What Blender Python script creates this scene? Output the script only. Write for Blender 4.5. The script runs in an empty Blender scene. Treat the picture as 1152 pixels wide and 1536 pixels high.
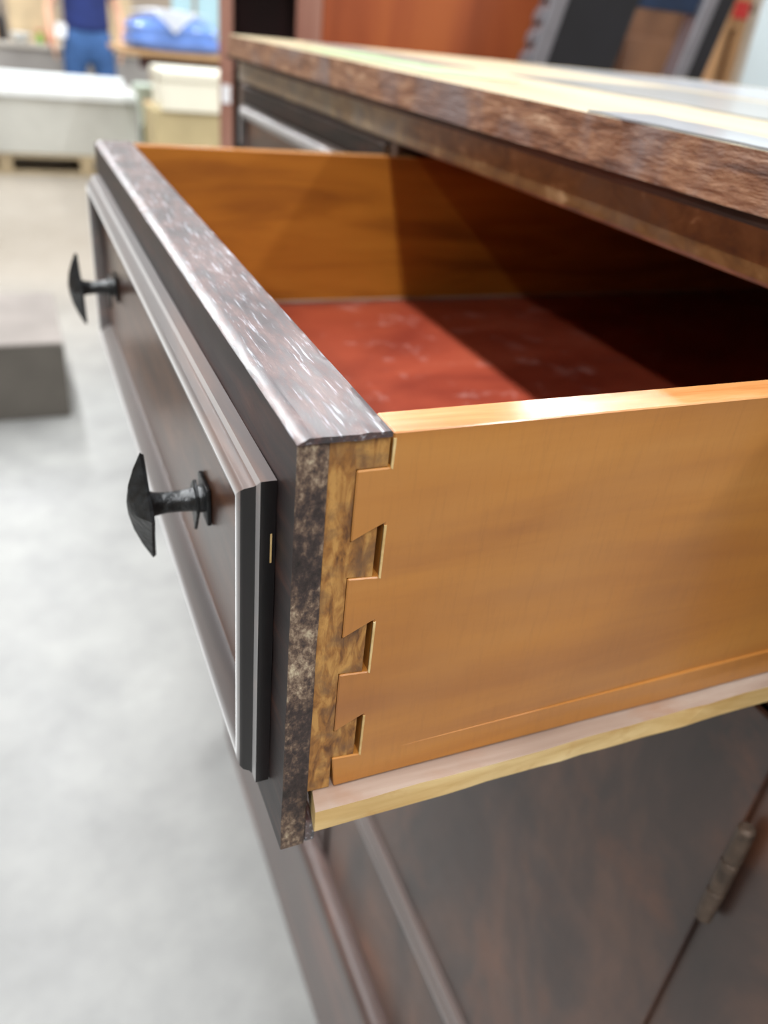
import bpy, bmesh, math, random
from mathutils import Vector, Matrix, noise

random.seed(7)
SC = bpy.context.scene
COL = SC.collection
PI = math.pi

# ------------------------------------------------------------------ camera, light, exposure
CAM_POS = Vector((-0.05358, -0.16080, 1.24428))
CAM_ROT = Matrix(((0.9193694, 0.1243816, -0.3732145),
                  (-0.3819422, 0.5094699, -0.7710775),
                  (0.0942337, 0.8514515, 0.5158977)))
cd = bpy.data.cameras.new('camera')
cam = bpy.data.objects.new('camera', cd)
COL.objects.link(cam)
cam.matrix_world = Matrix.Translation(CAM_POS) @ CAM_ROT.to_4x4()
cd.sensor_fit = 'VERTICAL'
cd.sensor_height = 24.0
cd.lens = 1203.22 / 1536 * 24.0
cd.clip_start = 0.01
cd.clip_end = 60
cd.dof.use_dof = True
_view = CAM_ROT @ Vector((0, 0, -1))
cd.dof.focus_distance = (Vector((0.022, 0.0, 1.09)) - CAM_POS).dot(_view)
cd.dof.aperture_fstop = cd.lens / 3.2          # 3 mm aperture, as a phone lens
SC.camera = cam

w = bpy.data.worlds.new('hall_air')
SC.world = w
w.use_nodes = True
w.node_tree.nodes['Background'].inputs[0].default_value = (0.9, 0.95, 1.0, 1)
w.node_tree.nodes['Background'].inputs[1].default_value = 0.25

SC.view_settings.view_transform = 'Standard'
SC.view_settings.look = 'None'
SC.view_settings.gamma = 1.0
SC.view_settings.use_curve_mapping = False
SC.view_settings.exposure = 0.3

LAMP_Z = 4.25
def strip_lamp(x, y0, y1, power, width=0.16):
    """one row of ceiling strip lamps running along the hall"""
    ld = bpy.data.lights.new('ceiling_strip_lamp', 'AREA')
    ld.shape = 'RECTANGLE'
    ld.size = width
    ld.size_y = y1 - y0
    ld.energy = power
    ld.color = (0.965, 0.985, 1.0)
    o = bpy.data.objects.new('ceiling_strip_lamp', ld)
    COL.objects.link(o)
    o.location = (x, (y0 + y1) / 2, LAMP_Z)
    return o
strip_lamp(-0.47, -3.2, 10.5, 470, 0.18)
strip_lamp(-3.10, -3.2, 10.5, 170)
strip_lamp(2.20, -3.2, 10.5, 330, 0.24)
strip_lamp(4.75, -3.2, 10.5, 330, 0.24)

# ------------------------------------------------------------------ node helpers
def lin(h):
    h = h.lstrip('#')
    out = []
    for i in (0, 2, 4):
        c = int(h[i:i + 2], 16) / 255
        out.append(c / 12.92 if c <= 0.04045 else ((c + 0.055) / 1.055) ** 2.4)
    return (*out, 1.0)

class NT:
    def __init__(self, name):
        self.m = bpy.data.materials.new(name)
        self.m.use_nodes = True
        self.t = self.m.node_tree
        self.b = self.t.nodes['Principled BSDF']
        self.tc = self.t.nodes.new('ShaderNodeTexCoord')
    def n(self, typ, **kw):
        nd = self.t.nodes.new(typ)
        for k, v in kw.items():
            setattr(nd, k, v)
        return nd
    def link(self, a, b):
        self.t.links.new(a, b)
    def coords(self, scale=(1, 1, 1), rot=(0, 0, 0), loc=(0, 0, 0)):
        mp = self.n('ShaderNodeMapping')
        mp.inputs['Scale'].default_value = scale
        mp.inputs['Rotation'].default_value = rot
        mp.inputs['Location'].default_value = loc
        self.link(self.tc.outputs['Object'], mp.inputs['Vector'])
        return mp.outputs['Vector']
    def noise(self, vec, scale, detail=4, rough=0.55, dist=0.0):
        nd = self.n('ShaderNodeTexNoise')
        nd.inputs['Scale'].default_value = scale
        nd.inputs['Detail'].default_value = detail
        nd.inputs['Roughness'].default_value = rough
        nd.inputs['Distortion'].default_value = dist
        self.link(vec, nd.inputs['Vector'])
        return nd.outputs['Fac']
    def ramp(self, fac, stops, interp='LINEAR'):
        nd = self.n('ShaderNodeValToRGB')
        cr = nd.color_ramp
        cr.interpolation = interp
        while len(cr.elements) > 1:
            cr.elements.remove(cr.elements[-1])
        for i, (p, c) in enumerate(stops):
            e = cr.elements[0] if i == 0 else cr.elements.new(p)
            e.position = p
            if isinstance(c, str):
                c = lin(c)
            elif isinstance(c, (int, float)):
                c = (c, c, c, 1)
            e.color = c
        self.link(fac, nd.inputs['Fac'])
        return nd.outputs['Color']
    def mix(self, fac, a, b, mode='MIX'):
        nd = self.n('ShaderNodeMix', data_type='RGBA', blend_type=mode)
        for s, v in ((nd.inputs[0], fac), (nd.inputs[6], a), (nd.inputs[7], b)):
            if hasattr(v, 'is_linked') or hasattr(v, 'links'):
                self.link(v, s)
            elif isinstance(v, str):
                s.default_value = lin(v)
            else:
                s.default_value = v
        return nd.outputs[2]
    def math(self, op, a, b=0.0):
        nd = self.n('ShaderNodeMath', operation=op)
        for s, v in ((nd.inputs[0], a), (nd.inputs[1], b)):
            if hasattr(v, 'links'):
                self.link(v, s)
            else:
                s.default_value = v
        return nd.outputs[0]
    def bump(self, h, strength, dist):
        nd = self.n('ShaderNodeBump')
        nd.inputs['Strength'].default_value = strength
        nd.inputs['Distance'].default_value = dist
        self.link(h, nd.inputs['Height'])
        self.link(nd.outputs['Normal'], self.b.inputs['Normal'])
    def set(self, color=None, rough=None, metal=None, coat=None, coat_rough=None, spec=None, sheen=None):
        for key, v in (('Base Color', color), ('Roughness', rough), ('Metallic', metal), ('Coat Weight', coat),
                       ('Coat Roughness', coat_rough), ('Specular IOR Level', spec), ('Sheen Weight', sheen)):
            if v is None:
                continue
            s = self.b.inputs[key]
            if hasattr(v, 'links'):
                self.link(v, s)
            elif isinstance(v, str):
                s.default_value = lin(v)
            else:
                s.default_value = v
        return self.m

M = {}
def wood(name, stops, grain, scale=60, rough=0.5, coat=0.0, coat_rough=0.15, blot=None, blot_scale=8, blot_range=(0.45, 0.7),
         bump=0.15, bump_dist=0.0004, spec=0.5, rough_var=0.0, loc=(0, 0, 0), sheen=None):
    """grain: scale per axis, small along the grain"""
    t = NT(name)
    v = t.coords(grain, loc=loc)
    f1 = t.noise(v, scale, 6, 0.6, 0.6)
    c = t.ramp(f1, stops)
    if blot:
        f2 = t.noise(t.coords(), blot_scale, 5, 0.6, 0.3)
        c = t.mix(t.ramp(f2, [(blot_range[0], 0.0), (blot_range[1], 1.0)]), c, blot)
    r = rough
    if rough_var:
        r = t.math('ADD', t.math('MULTIPLY', t.noise(t.coords(), 45, 5, 0.65), rough_var), rough - rough_var / 2)
    if bump:
        t.bump(t.noise(v, scale * 1.6, 4, 0.65), bump, bump_dist)
    M[name] = t.set(color=c, rough=r, coat=coat, coat_rough=coat_rough, spec=spec, sheen=sheen)
    return M[name]

def plain(name, color, rough=0.5, metal=0.0, coat=0.0, mottled=0.12, scale=12, bump=0.0):
    t = NT(name)
    f = t.noise(t.coords(), scale, 4, 0.6)
    base = lin(color)
    dark = tuple(c * (1 - mottled * 1.6) for c in base[:3]) + (1,)
    light = tuple(min(1, c * (1 + mottled)) for c in base[:3]) + (1,)
    c = t.ramp(f, [(0.3, dark), (0.7, light)])
    if bump:
        t.bump(t.noise(t.coords(), scale * 4, 4), bump, 0.002)
    M[name] = t.set(color=c, rough=rough, metal=metal, coat=coat)
    return M[name]

# ---- near woods (grain axis has the small scale)
def make_dark_finish():
    t = NT('dark_worn_finish')
    v = t.coords((1, 0.16, 1), rot=(0, 0, 0.12))
    f = t.noise(v, 330, 7, 0.72, 0.3)
    big = t.noise(t.coords((1, 0.45, 1), loc=(0.2, 0.1, 0)), 60, 4, 0.6, 0.4)
    s = t.math('ADD', t.math('MULTIPLY', f, 0.6), t.math('MULTIPLY', big, 0.4))
    c = t.ramp(s, [(0.36, '#1b1619'), (0.46, '#2f252b'), (0.52, '#4a302e'), (0.58, '#64504e'), (0.64, '#9ea0a8')])
    scr = t.noise(t.coords((1, 0.07, 1), rot=(0, 0, 0.3)), 700, 3, 0.7, 0.2)
    c = t.mix(t.ramp(scr, [(0.58, 0.0), (0.70, 0.65)]), c, '#c4cad4')
    t.bump(f, 0.5, 0.0005)
    r = t.math('ADD', t.math('MULTIPLY', s, 1.0), -0.06)
    gloss = t.ramp(f, [(0.42, 0.62), (0.60, 0.2)])
    M['dark'] = t.set(color=c, rough=r, coat=gloss, coat_rough=0.27, spec=0.6, sheen=0.15)
    t = NT('dark_face_finish')
    f = t.noise(t.coords((1, 0.12, 1)), 120, 6, 0.65, 0.4)
    c = t.ramp(f, [(0.32, '#191214'), (0.52, '#2c1f1e'), (0.66, '#4a2e26'), (0.80, '#6a4a3c')])
    t.bump(f, 0.4, 0.0004)
    M['dark_face'] = t.set(color=c, rough=0.5, coat=0.12, coat_rough=0.35, spec=0.35)
    t = NT('dark_flaked_end')
    f = t.noise(t.coords((1, 1, 0.7)), 420, 6, 0.74, 0.0)
    big = t.noise(t.coords((1, 1, 0.5), loc=(0.3, 0, 0.02)), 55, 4, 0.65)
    s = t.math('ADD', t.math('MULTIPLY', f, 0.48), t.math('MULTIPLY', big, 0.56))
    c = t.ramp(s, [(0.40, '#1a1614'), (0.50, '#3e3230'), (0.555, '#6a5648'), (0.60, '#9a8672'), (0.66, '#cfc2a4')])
    t.bump(f, 0.6, 0.0008)
    M['flaked'] = t.set(color=c, rough=0.65)
make_dark_finish()
wood('black_gloss', [(0.3, '#08080a'), (0.7, '#1c1415')], (1, 1, 0.2), 90, rough=0.28, coat=0.3, bump=0.15)
wood('core_end', [(0.32, '#5e3a1c'), (0.47, '#9c6a32'), (0.62, '#c0904e')], (1, 1, 0.3), 330, rough=0.55, blot='#6e5036',
     blot_scale=95, blot_range=(0.48, 0.70), bump=0.7, bump_dist=0.0006)
wood('pin_wood', [(0.30, '#6e4620'), (0.5, '#a8773c'), (0.7, '#cfa15a')], (1, 0.4, 0.6), 190, rough=0.55, blot='#7d5c3c',
     blot_scale=90, blot_range=(0.5, 0.72), bump=0.5, bump_dist=0.0006)
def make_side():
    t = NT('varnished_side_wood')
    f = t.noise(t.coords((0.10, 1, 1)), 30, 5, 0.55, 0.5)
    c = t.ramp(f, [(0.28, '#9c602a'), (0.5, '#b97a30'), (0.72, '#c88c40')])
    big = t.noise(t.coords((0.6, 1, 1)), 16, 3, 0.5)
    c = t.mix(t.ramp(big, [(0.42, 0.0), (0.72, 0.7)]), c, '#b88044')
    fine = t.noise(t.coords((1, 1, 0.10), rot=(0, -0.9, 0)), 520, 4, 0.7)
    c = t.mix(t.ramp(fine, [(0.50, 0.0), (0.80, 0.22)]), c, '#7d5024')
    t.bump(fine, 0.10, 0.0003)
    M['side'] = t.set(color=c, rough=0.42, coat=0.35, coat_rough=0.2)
make_side()
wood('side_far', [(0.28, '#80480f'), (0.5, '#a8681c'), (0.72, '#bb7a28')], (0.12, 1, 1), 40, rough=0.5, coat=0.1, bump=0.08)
wood('raw', [(0.3, '#c09a5c'), (0.55, '#e0c48c'), (0.75, '#ecd9ac')], (0.15, 1, 1), 90, rough=0.6, blot='#b98a4c', blot_scale=45,
     blot_range=(0.55, 0.75), bump=0.4)
wood('dusty_runner', [(0.3, '#8d7668'), (0.55, '#a89486'), (0.75, '#b8a89c')], (0.12, 1, 1), 70, rough=0.5, blot='#9a6a48', blot_scale=12,
     bump=0.2)
wood('rosy_strip', [(0.3, '#9c6832'), (0.6, '#ae7c42'), (0.8, '#bb8a54')], (0.12, 1, 1), 60, rough=0.35, coat=0.4, bump=0.15)
def make_red():
    t = NT('red_drawer_bottom')
    f = t.noise(t.coords((0.5, 1, 1)), 16, 5, 0.6, 0.4)
    c = t.ramp(f, [(0.3, '#7a2c1c'), (0.55, '#97402a'), (0.75, '#a8543c')])
    d = t.noise(t.coords(), 38, 6, 0.7)
    c = t.mix(t.ramp(d, [(0.56, 0.0), (0.74, 0.6)]), c, '#c0938a')
    M['red'] = t.set(color=c, rough=0.42, coat=0.2, coat_rough=0.25)
make_red()
wood('panel_veneer', [(0.28, '#2e1a12'), (0.5, '#5c3826'), (0.72, '#8a5a3c')], (1, 0.22, 1), 38, rough=0.32, coat=0.4, coat_rough=0.2,
     bump=0.1)
wood('moulding', [(0.3, '#1c1314'), (0.55, '#3a2824'), (0.78, '#6a4634')], (1, 0.10, 1), 60, rough=0.40, coat=0.85, coat_rough=0.28,
     bump=0.25, rough_var=0.2, sheen=0.6)
def make_iron():
    t = NT('black_hammered_iron')
    f = t.noise(t.coords(), 320, 3, 0.5)
    c = t.ramp(f, [(0.35, '#0b0d0f'), (0.7, '#24282b')])
    t.bump(f, 0.6, 0.001)
    M['iron'] = t.set(color=c, rough=0.38, metal=0.2, spec=0.8)
make_iron()
wood('top_edge', [(0.28, '#5a3c2e'), (0.46, '#8c6248'), (0.60, '#a87e60'), (0.74, '#cbab8e')], (1, 0.22, 1.0), 170, rough=0.62,
     blot='#8a7a76', blot_scale=16, blot_range=(0.48, 0.70), bump=1.0, bump_dist=0.0012)
wood('top_layer', [(0.3, '#2a1c16'), (0.6, '#54382a'), (0.8, '#77583e')], (1, 0.12, 1), 70, rough=0.6, bump=0.5)
wood('rail_wood', [(0.28, '#553b27'), (0.46, '#86622f'), (0.60, '#a07c48'), (0.70, '#d8c090')], (1, 0.6, 1), 75, rough=0.38, coat=0.35,
     coat_rough=0.3, blot='#857560', blot_scale=20, blot_range=(0.50, 0.72), bump=0.3, sheen=0.3)
wood('cabinet_dark', [(0.28, '#281b18'), (0.46, '#443029'), (0.62, '#684838'), (0.78, '#946248')], (1, 0.55, 0.3), 16, rough=0.38,
     coat=0.3, coat_rough=0.3, blot='#70462f', blot_scale=9, blot_range=(0.54, 0.72), bump=0.08, rough_var=0.15)
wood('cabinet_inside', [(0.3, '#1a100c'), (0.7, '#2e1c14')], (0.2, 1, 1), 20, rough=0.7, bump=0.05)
wood('strip_moulding', [(0.3, '#5c4e4a'), (0.6, '#7c6c68'), (0.8, '#9a8c88')], (1, 0.1, 1), 40, rough=0.4, coat=0.8, coat_rough=0.3, bump=0.1, sheen=0.5)  # base colour lightened to carry the strips' bright reflections
wood('base_wood', [(0.3, '#3e2e2a'), (0.55, '#5a423a'), (0.8, '#9a6452')], (1, 0.12, 1), 26, rough=0.42, coat=0.45, coat_rough=0.35, bump=0.1, sheen=0.05)
plain('brass_old', '#5c4c40', 0.5, metal=0.4, mottled=0.3, scale=120)
wood('veneer_cream', [(0.3, '#a08e6c'), (0.55, '#b3a384'), (0.8, '#c0b498')], (1, 0.12, 1), 30, rough=0.42, bump=0.1)
wood('patch_white', [(0.3, '#8a8c90'), (0.6, '#a0a3a8'), (0.8, '#b0b3b8')], (1, 0.12, 1), 26, rough=0.3, coat=0.4, bump=0.1)
wood('veneer_grey', [(0.3, '#74736f'), (0.6, '#8c8c8a'), (0.8, '#9c9e9c')], (1, 0.12, 1), 26, rough=0.32, coat=0.3, bump=0.1)
wood('veneer_green', [(0.3, '#86a274'), (0.6, '#98b488'), (0.8, '#a8bc96')], (1, 0.2, 1), 30, rough=0.45, bump=0.1)

# ---- hall and background
def make_concrete():
    t = NT('polished_concrete')
    v = t.coords()
    a = t.noise(v, 1.1, 6, 0.62, 0.3)
    b = t.noise(v, 7.0, 6, 0.65)
    s = t.math('ADD', t.math('MULTIPLY', a, 0.6), t.math('MULTIPLY', b, 0.4))
    c = t.ramp(s, [(0.34, '#787876'), (0.46, '#8a8a88'), (0.58, '#989895'), (0.70, '#a5a5a2')])
    sep = t.n('ShaderNodeSeparateXYZ')
    t.link(v, sep.inputs[0])
    wob = t.math('ADD', t.math('MULTIPLY', sep.outputs['Y'], 0.1), t.math('MULTIPLY', a, 0.12))
    c = t.mix(t.ramp(wob, [(0.33, 0.0), (0.50, 0.6)]), c, '#998b78')
    t.bump(b, 0.05, 0.002)
    r = t.math('ADD', t.math('MULTIPLY', a, 0.35), 0.22)
    M['concrete'] = t.set(color=c, rough=r)
make_concrete()
plain('wall_paint', '#b5a797', 0.85, mottled=0.05, scale=2)
plain('ceiling_paint', '#8f8f90', 0.9, mottled=0.04, scale=2)
plain('porcelain', '#eef2f2', 0.18, coat=0.5, mottled=0.02)
plain('apron_white', '#bfbfb8', 0.35, mottled=0.08, scale=3)
wood('pallet', [(0.3, '#8a7a60'), (0.6, '#b8a584'), (0.8, '#cdbb98')], (0.15, 1, 1), 14, rough=0.75, bump=0.1)
plain('mint', '#cfe0d2', 0.4, mottled=0.05)
plain('grey_counter', '#a09c98', 0.55, mottled=0.1, scale=3)
plain('counter_top', '#c9c3ba', 0.4, mottled=0.08, scale=3)
plain('carton', '#cfb894', 0.8, mottled=0.1, scale=5)
plain('carton_tan', '#b08c64', 0.8, mottled=0.12, scale=5)
plain('cream', '#e8e4d2', 0.5, mottled=0.03, scale=3)
plain('beige_box', '#b8a880', 0.75, mottled=0.1, scale=4)
plain('blue_plastic', '#6a90dc', 0.28, coat=0.4, mottled=0.2, scale=6)
plain('white_cloth', '#f2f5f8', 0.7, mottled=0.03)
plain('pale_blue', '#a9ccd6', 0.45, mottled=0.06, scale=3)
plain('fridge_white', '#d2e2e6', 0.3, coat=0.3, mottled=0.03, scale=3)
plain('crate_lid', '#88807a', 0.7, mottled=0.12, scale=5)
plain('dull_grey', '#645f58', 0.8, mottled=0.12, scale=6)  # dark grey-brown of the crate body and a bottle cap
plain('red_plastic', '#c8302c', 0.4, mottled=0.1)
plain('green_plastic', '#78b03c', 0.4, mottled=0.1)
plain('bottle_green', '#2c3c1c', 0.3, mottled=0.2)
plain('black_plastic', '#16161c', 0.45, mottled=0.15)
plain('grey_metal', '#8e8c92', 0.4, metal=0.6, mottled=0.1)
plain('navy_steel', '#1c2c44', 0.35, mottled=0.2)
plain('paper', '#f2f2f4', 0.7, mottled=0.03)
plain('navy_cotton', '#1c2c66', 0.85, mottled=0.15, scale=9)
plain('denim', '#3a5f94', 0.85, mottled=0.2, scale=9)
plain('skin', '#d8a88c', 0.55, mottled=0.06, scale=9)
plain('hair', '#33241a', 0.6, mottled=0.2, scale=30)
plain('shoe', '#2a2a2c', 0.6, mottled=0.15)
wood('red_mahogany', [(0.28, '#7a3416'), (0.5, '#9c4c26'), (0.75, '#b2602f')], (1, 1, 0.12), 9, rough=0.42, coat=0.2, bump=0.05)
wood('mahogany_frame', [(0.3, '#8a5a4c'), (0.6, '#a87c6c'), (0.8, '#b89080')], (1, 1, 0.12), 12, rough=0.3, coat=0.5, bump=0.05)
wood('mahogany_dark', [(0.3, '#24080a'), (0.7, '#3e1414')], (1, 1, 0.12), 12, rough=0.5, bump=0.05)
wood('brown_cabinet', [(0.3, '#4c2e1c'), (0.6, '#7a5236'), (0.8, '#a07650')], (1, 1, 0.2), 6, rough=0.5, bump=0.05)
wood('tan_board', [(0.3, '#a4784c'), (0.6, '#bc9064'), (0.8, '#c8a074')], (1, 1, 0.12), 10, rough=0.55, bump=0.05)

# ------------------------------------------------------------------ mesh helpers
def mats_of(mat):
    return [M[x] if isinstance(x, str) else x for x in (mat if isinstance(mat, (list, tuple)) else [mat])]

def obj(name, bm, mat, parent=None, smooth=None, slot=None):
    bmesh.ops.recalc_face_normals(bm, faces=bm.faces[:])
    if slot:
        for f in bm.faces:
            f.material_index = slot(f)
    if smooth is not None:
        for f in bm.faces:
            f.smooth = True
        for e in bm.edges:
            if len(e.link_faces) == 2 and e.calc_face_angle(0) > smooth:
                e.smooth = False
    me = bpy.data.meshes.new(name)
    bm.to_mesh(me)
    bm.free()
    for m in mats_of(mat):
        me.materials.append(m)
    o = bpy.data.objects.new(name, me)
    COL.objects.link(o)
    if parent is not None:
        o.parent = parent
    return o

def empty(name, loc=(0, 0, 0), parent=None, rotz=0.0):
    o = bpy.data.objects.new(name, None)
    o.empty_display_size = 0.05
    COL.objects.link(o)
    o.location = loc
    o.rotation_euler = (0, 0, rotz)
    if parent is not None:
        o.parent = parent
    return o

def tag(o, label, cat, group=None):
    o['label'] = label
    o['category'] = cat
    if group:
        o['group'] = group
    return o

def struct(o):
    o['kind'] = 'structure'
    return o

def box(x0, x1, y0, y1, z0, z1, bev=0.0, seg=2):
    bm = bmesh.new()
    vs = [bm.verts.new((x, y, z)) for x in (x0, x1) for y in (y0, y1) for z in (z0, z1)]
    for f in ((0, 1, 3, 2), (4, 6, 7, 5), (0, 4, 5, 1), (2, 3, 7, 6), (0, 2, 6, 4), (1, 5, 7, 3)):
        bm.faces.new([vs[i] for i in f])
    if bev:
        bmesh.ops.bevel(bm, geom=bm.edges[:], offset=bev, segments=seg, affect='EDGES', profile=0.6)
    return bm

def prism(poly, axis, a, b, bev=0.0):
    """poly: 2-D outline; axis: extrusion axis; the outline lies in the two other axes in x,y,z order"""
    bm = bmesh.new()
    def p(u, v, t):
        return {'x': (t, u, v), 'y': (u, t, v), 'z': (u, v, t)}[axis]
    A = [bm.verts.new(p(u, v, a)) for u, v in poly]
    B = [bm.verts.new(p(u, v, b)) for u, v in poly]
    n = len(poly)
    bm.faces.new(A)
    bm.faces.new(B[::-1])
    for i in range(n):
        bm.faces.new((A[i], B[i], B[(i + 1) % n], A[(i + 1) % n]))
    if bev:
        bmesh.ops.recalc_face_normals(bm, faces=bm.faces[:])
        es = [e for e in bm.edges if len(e.link_faces) == 2 and e.calc_face_angle(0) > 0.5]
        bmesh.ops.bevel(bm, geom=es, offset=bev, segments=1, affect='EDGES', clamp_overlap=True)
    return bm

def loft(rings, cap=True):
    """list of rings (same count) of 3-D points -> closed skin"""
    bm = bmesh.new()
    R = [[bm.verts.new(p) for p in r] for r in rings]
    n = len(R[0])
    for a, b in zip(R, R[1:]):
        for i in range(n):
            bm.faces.new((a[i], a[(i + 1) % n], b[(i + 1) % n], b[i]))
    if cap:
        bm.faces.new(R[0][::-1])
        bm.faces.new(R[-1])
    return bm

def lathe(profile, axis='z', n=20, at=(0, 0, 0)):
    rings = []
    for r, h in profile:
        ring = []
        for k in range(n):
            a = 2 * PI * k / n
            u, v = r * math.cos(a), r * math.sin(a)
            p = {'z': (u, v, h), 'x': (h, u, v), 'y': (u, h, v)}[axis]
            ring.append((p[0] + at[0], p[1] + at[1], p[2] + at[2]))
        rings.append(ring)
    return loft(rings)

def rough_up(bm, cuts, amp, scale, seed=0, keep=None):
    """subdivide and push the surface about a little: worn, uneven wood"""
    bmesh.ops.subdivide_edges(bm, edges=bm.edges[:], cuts=cuts, use_grid_fill=True)
    for v in bm.verts:
        if keep and keep(v.co):
            continue
        d = noise.noise_vector(v.co * scale + Vector((seed, 0, 0)))
        v.co += d * amp
    return bm

def strip_wavy(y0, y1, n, section, amp, scale, seed):
    """a bar along y whose section (list of x,z) wanders a little"""
    rings = []
    for i in range(n + 1):
        y = y0 + (y1 - y0) * i / n
        ring = []
        for j, (x, z) in enumerate(section):
            d = noise.noise_vector(Vector((j * 3.1 + seed, y * scale, 0)))
            ring.append((x + d.x * amp, y, z + d.z * amp))
        rings.append(ring)
    return loft(rings)

# ------------------------------------------------------------------ the hall
struct(obj('floor', box(-7, 9, -5, 13.2, -0.1, 0), 'concrete'))
struct(obj('ceiling', box(-7, 9, -5, 13.2, 4.4, 4.5), 'ceiling_paint'))
struct(obj('wall_back', box(-7, 9, 13.0, 13.2, 0, 4.4), 'wall_paint'))
struct(obj('wall_front', box(-7, 9, -5.2, -5, 0, 4.4), 'wall_paint'))
struct(obj('wall_left', box(-7.2, -7, -5, 13, 0, 4.4), 'wall_paint'))
struct(obj('wall_right', box(9, 9.2, -5, 13, 0, 4.4), 'wall_paint'))

# ------------------------------------------------------------------ the sideboard
Z0 = 1.16           # top of the drawer
W = 0.460           # width of a drawer
XF = 0.225          # plane of the cabinet's face frame
YN, YE = -0.062, 0.974
CAB_DEPTH = 0.97
sb = empty('sideboard', (XF, YN, 0))
tag(sb, 'old dark wooden sideboard with one drawer pulled open towards the camera', 'sideboard')
OFF = Vector((XF, YN, 0))
def part(name, bm, mat, parent=sb, smooth=None, slot=None):
    bm.transform(Matrix.Translation(-OFF))
    return obj(name, bm, mat, parent, smooth, slot)

# top: a thick slab, a thin loose layer under its front edge, thin veneer and whiter patches on it
ZT = Z0 + 0.058
def top_outline(x0, x1, y0, y1, r):
    pts = [(x1, y0), (x1, y1)]
    for k in range(9):
        a = PI / 2 + (PI / 2) * k / 8
        pts.append((x0 + r + r * math.cos(a), y1 - r + r * math.sin(a)))
    ys = [y1 - r - (y1 - r - y0 - 0.01) * i / 70 for i in range(1, 71)]
    pts += [(x0 + 0.0010 * noise.noise(Vector((y * 16, 0, 0))) + 0.0006 * noise.noise(Vector((y * 60, 3, 0))), y) for y in ys]
    pts += [(x0, y0)]
    return pts
tb = prism(top_outline(0.204, CAB_DEPTH + 0.01, YN - 0.02, YE + 0.014, 0.05), 'z', ZT - 0.0215, ZT)
es = [e for e in tb.edges if abs(e.verts[0].co.z - ZT) < 1e-5 and abs(e.verts[1].co.z - ZT) < 1e-5]
bmesh.ops.bevel(tb, geom=es, offset=0.002, segments=2, affect='EDGES')
top = part('tabletop', tb, ['top_edge', 'veneer_cream'], slot=lambda f: 1 if f.normal.z > 0.9 else 0)
lay = strip_wavy(YN - 0.018, YE - 0.01, 60, [(0.2065, ZT - 0.0217), (0.2065, ZT - 0.0262), (0.235, ZT - 0.0262), (0.235, ZT - 0.0217)], 0.0012, 7, 4)
part('edge_layer', lay, 'top_layer', top)
def patch(pts, mat, t=0.0006, z=ZT):
    part('top_patch', prism(pts, 'z', z + 0.0001, z + t), mat, top)
def ribbon(x0, x1, y0, y1, wob, seed, n=24):
    a = [(x0 + wob * noise.noise(Vector((seed, i * 0.6, 0))), y0 + (y1 - y0) * i / n) for i in range(n + 1)]
    b = [(x1 + wob * noise.noise(Vector((seed + 9, i * 0.6, 0))), y0 + (y1 - y0) * i / n) for i in range(n + 1)]
    return a + b[::-1]
patch(ribbon(0.2052, 0.245, YN - 0.01, 0.20, 0.004, 1.3), 'patch_white', 0.0012)
patch(ribbon(0.36, 0.55, YN - 0.01, 0.55, 0.012, 5.3), 'veneer_grey')
patch(ribbon(0.60, 0.93, 0.05, 0.93, 0.014, 7.7), 'patch_white')
patch(ribbon(0.225, 0.30, 0.42, 0.74, 0.010, 3.9), 'veneer_green')
patch(ribbon(0.30, 0.36, 0.60, 0.95, 0.008, 8.9), 'veneer_grey')

# face frame
part('rail', strip_wavy(YN, YE, 50, [(XF, ZT - 0.0285), (XF, Z0 + 0.0092), (XF + 0.002, Z0 + 0.0072), (XF + 0.02, Z0 + 0.0070), (XF + 0.02, ZT - 0.0285)],
                        0.0006, 9, 2), 'rail_wood', smooth=0.6)
for y0, y1 in ((YN, -0.004), (W + 0.003, W + 0.0175), (2 * W + 0.0245, YE)):
    part('stile', box(XF, XF + 0.02, y0, y1, Z0 - 1.04, Z0 + 0.0068, 0.001), 'cabinet_dark')
part('rail', box(XF + 0.001, XF + 0.02, -0.0035, 2 * W + 0.0240, Z0 - 0.1575, Z0 - 0.1535, 0.001), 'cabinet_dark')
# carcase
part('side_panel', box(XF + 0.0205, CAB_DEPTH, YN, YN + 0.018, Z0 - 1.04, ZT - 0.0285, 0.001), 'cabinet_dark')
part('side_panel', box(XF + 0.0205, CAB_DEPTH, YE - 0.018, YE, Z0 - 1.04, ZT - 0.0285, 0.001), 'cabinet_dark')
part('back_panel', box(CAB_DEPTH - 0.012, CAB_DEPTH, YN + 0.0185, YE - 0.0185, Z0 - 1.04, ZT - 0.0285), 'cabinet_inside')
part('divider', box(XF + 0.0205, CAB_DEPTH - 0.0125, W + 0.005, W + 0.0155, Z0 - 1.02, ZT - 0.0285), 'cabinet_inside')
part('dust_board', box(XF + 0.0205, CAB_DEPTH - 0.0125, YN + 0.019, W + 0.0045, Z0 - 0.170, Z0 - 0.158), 'cabinet_inside')
part('dust_board', box(XF + 0.0205, CAB_DEPTH - 0.0125, W + 0.016, YE - 0.019, Z0 - 0.170, Z0 - 0.158), 'cabinet_inside')
part('bottom_board', box(XF + 0.0205, CAB_DEPTH - 0.0125, YN + 0.0185, YE - 0.0185, Z0 - 1.04, Z0 - 1.0205), 'cabinet_inside')
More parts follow.
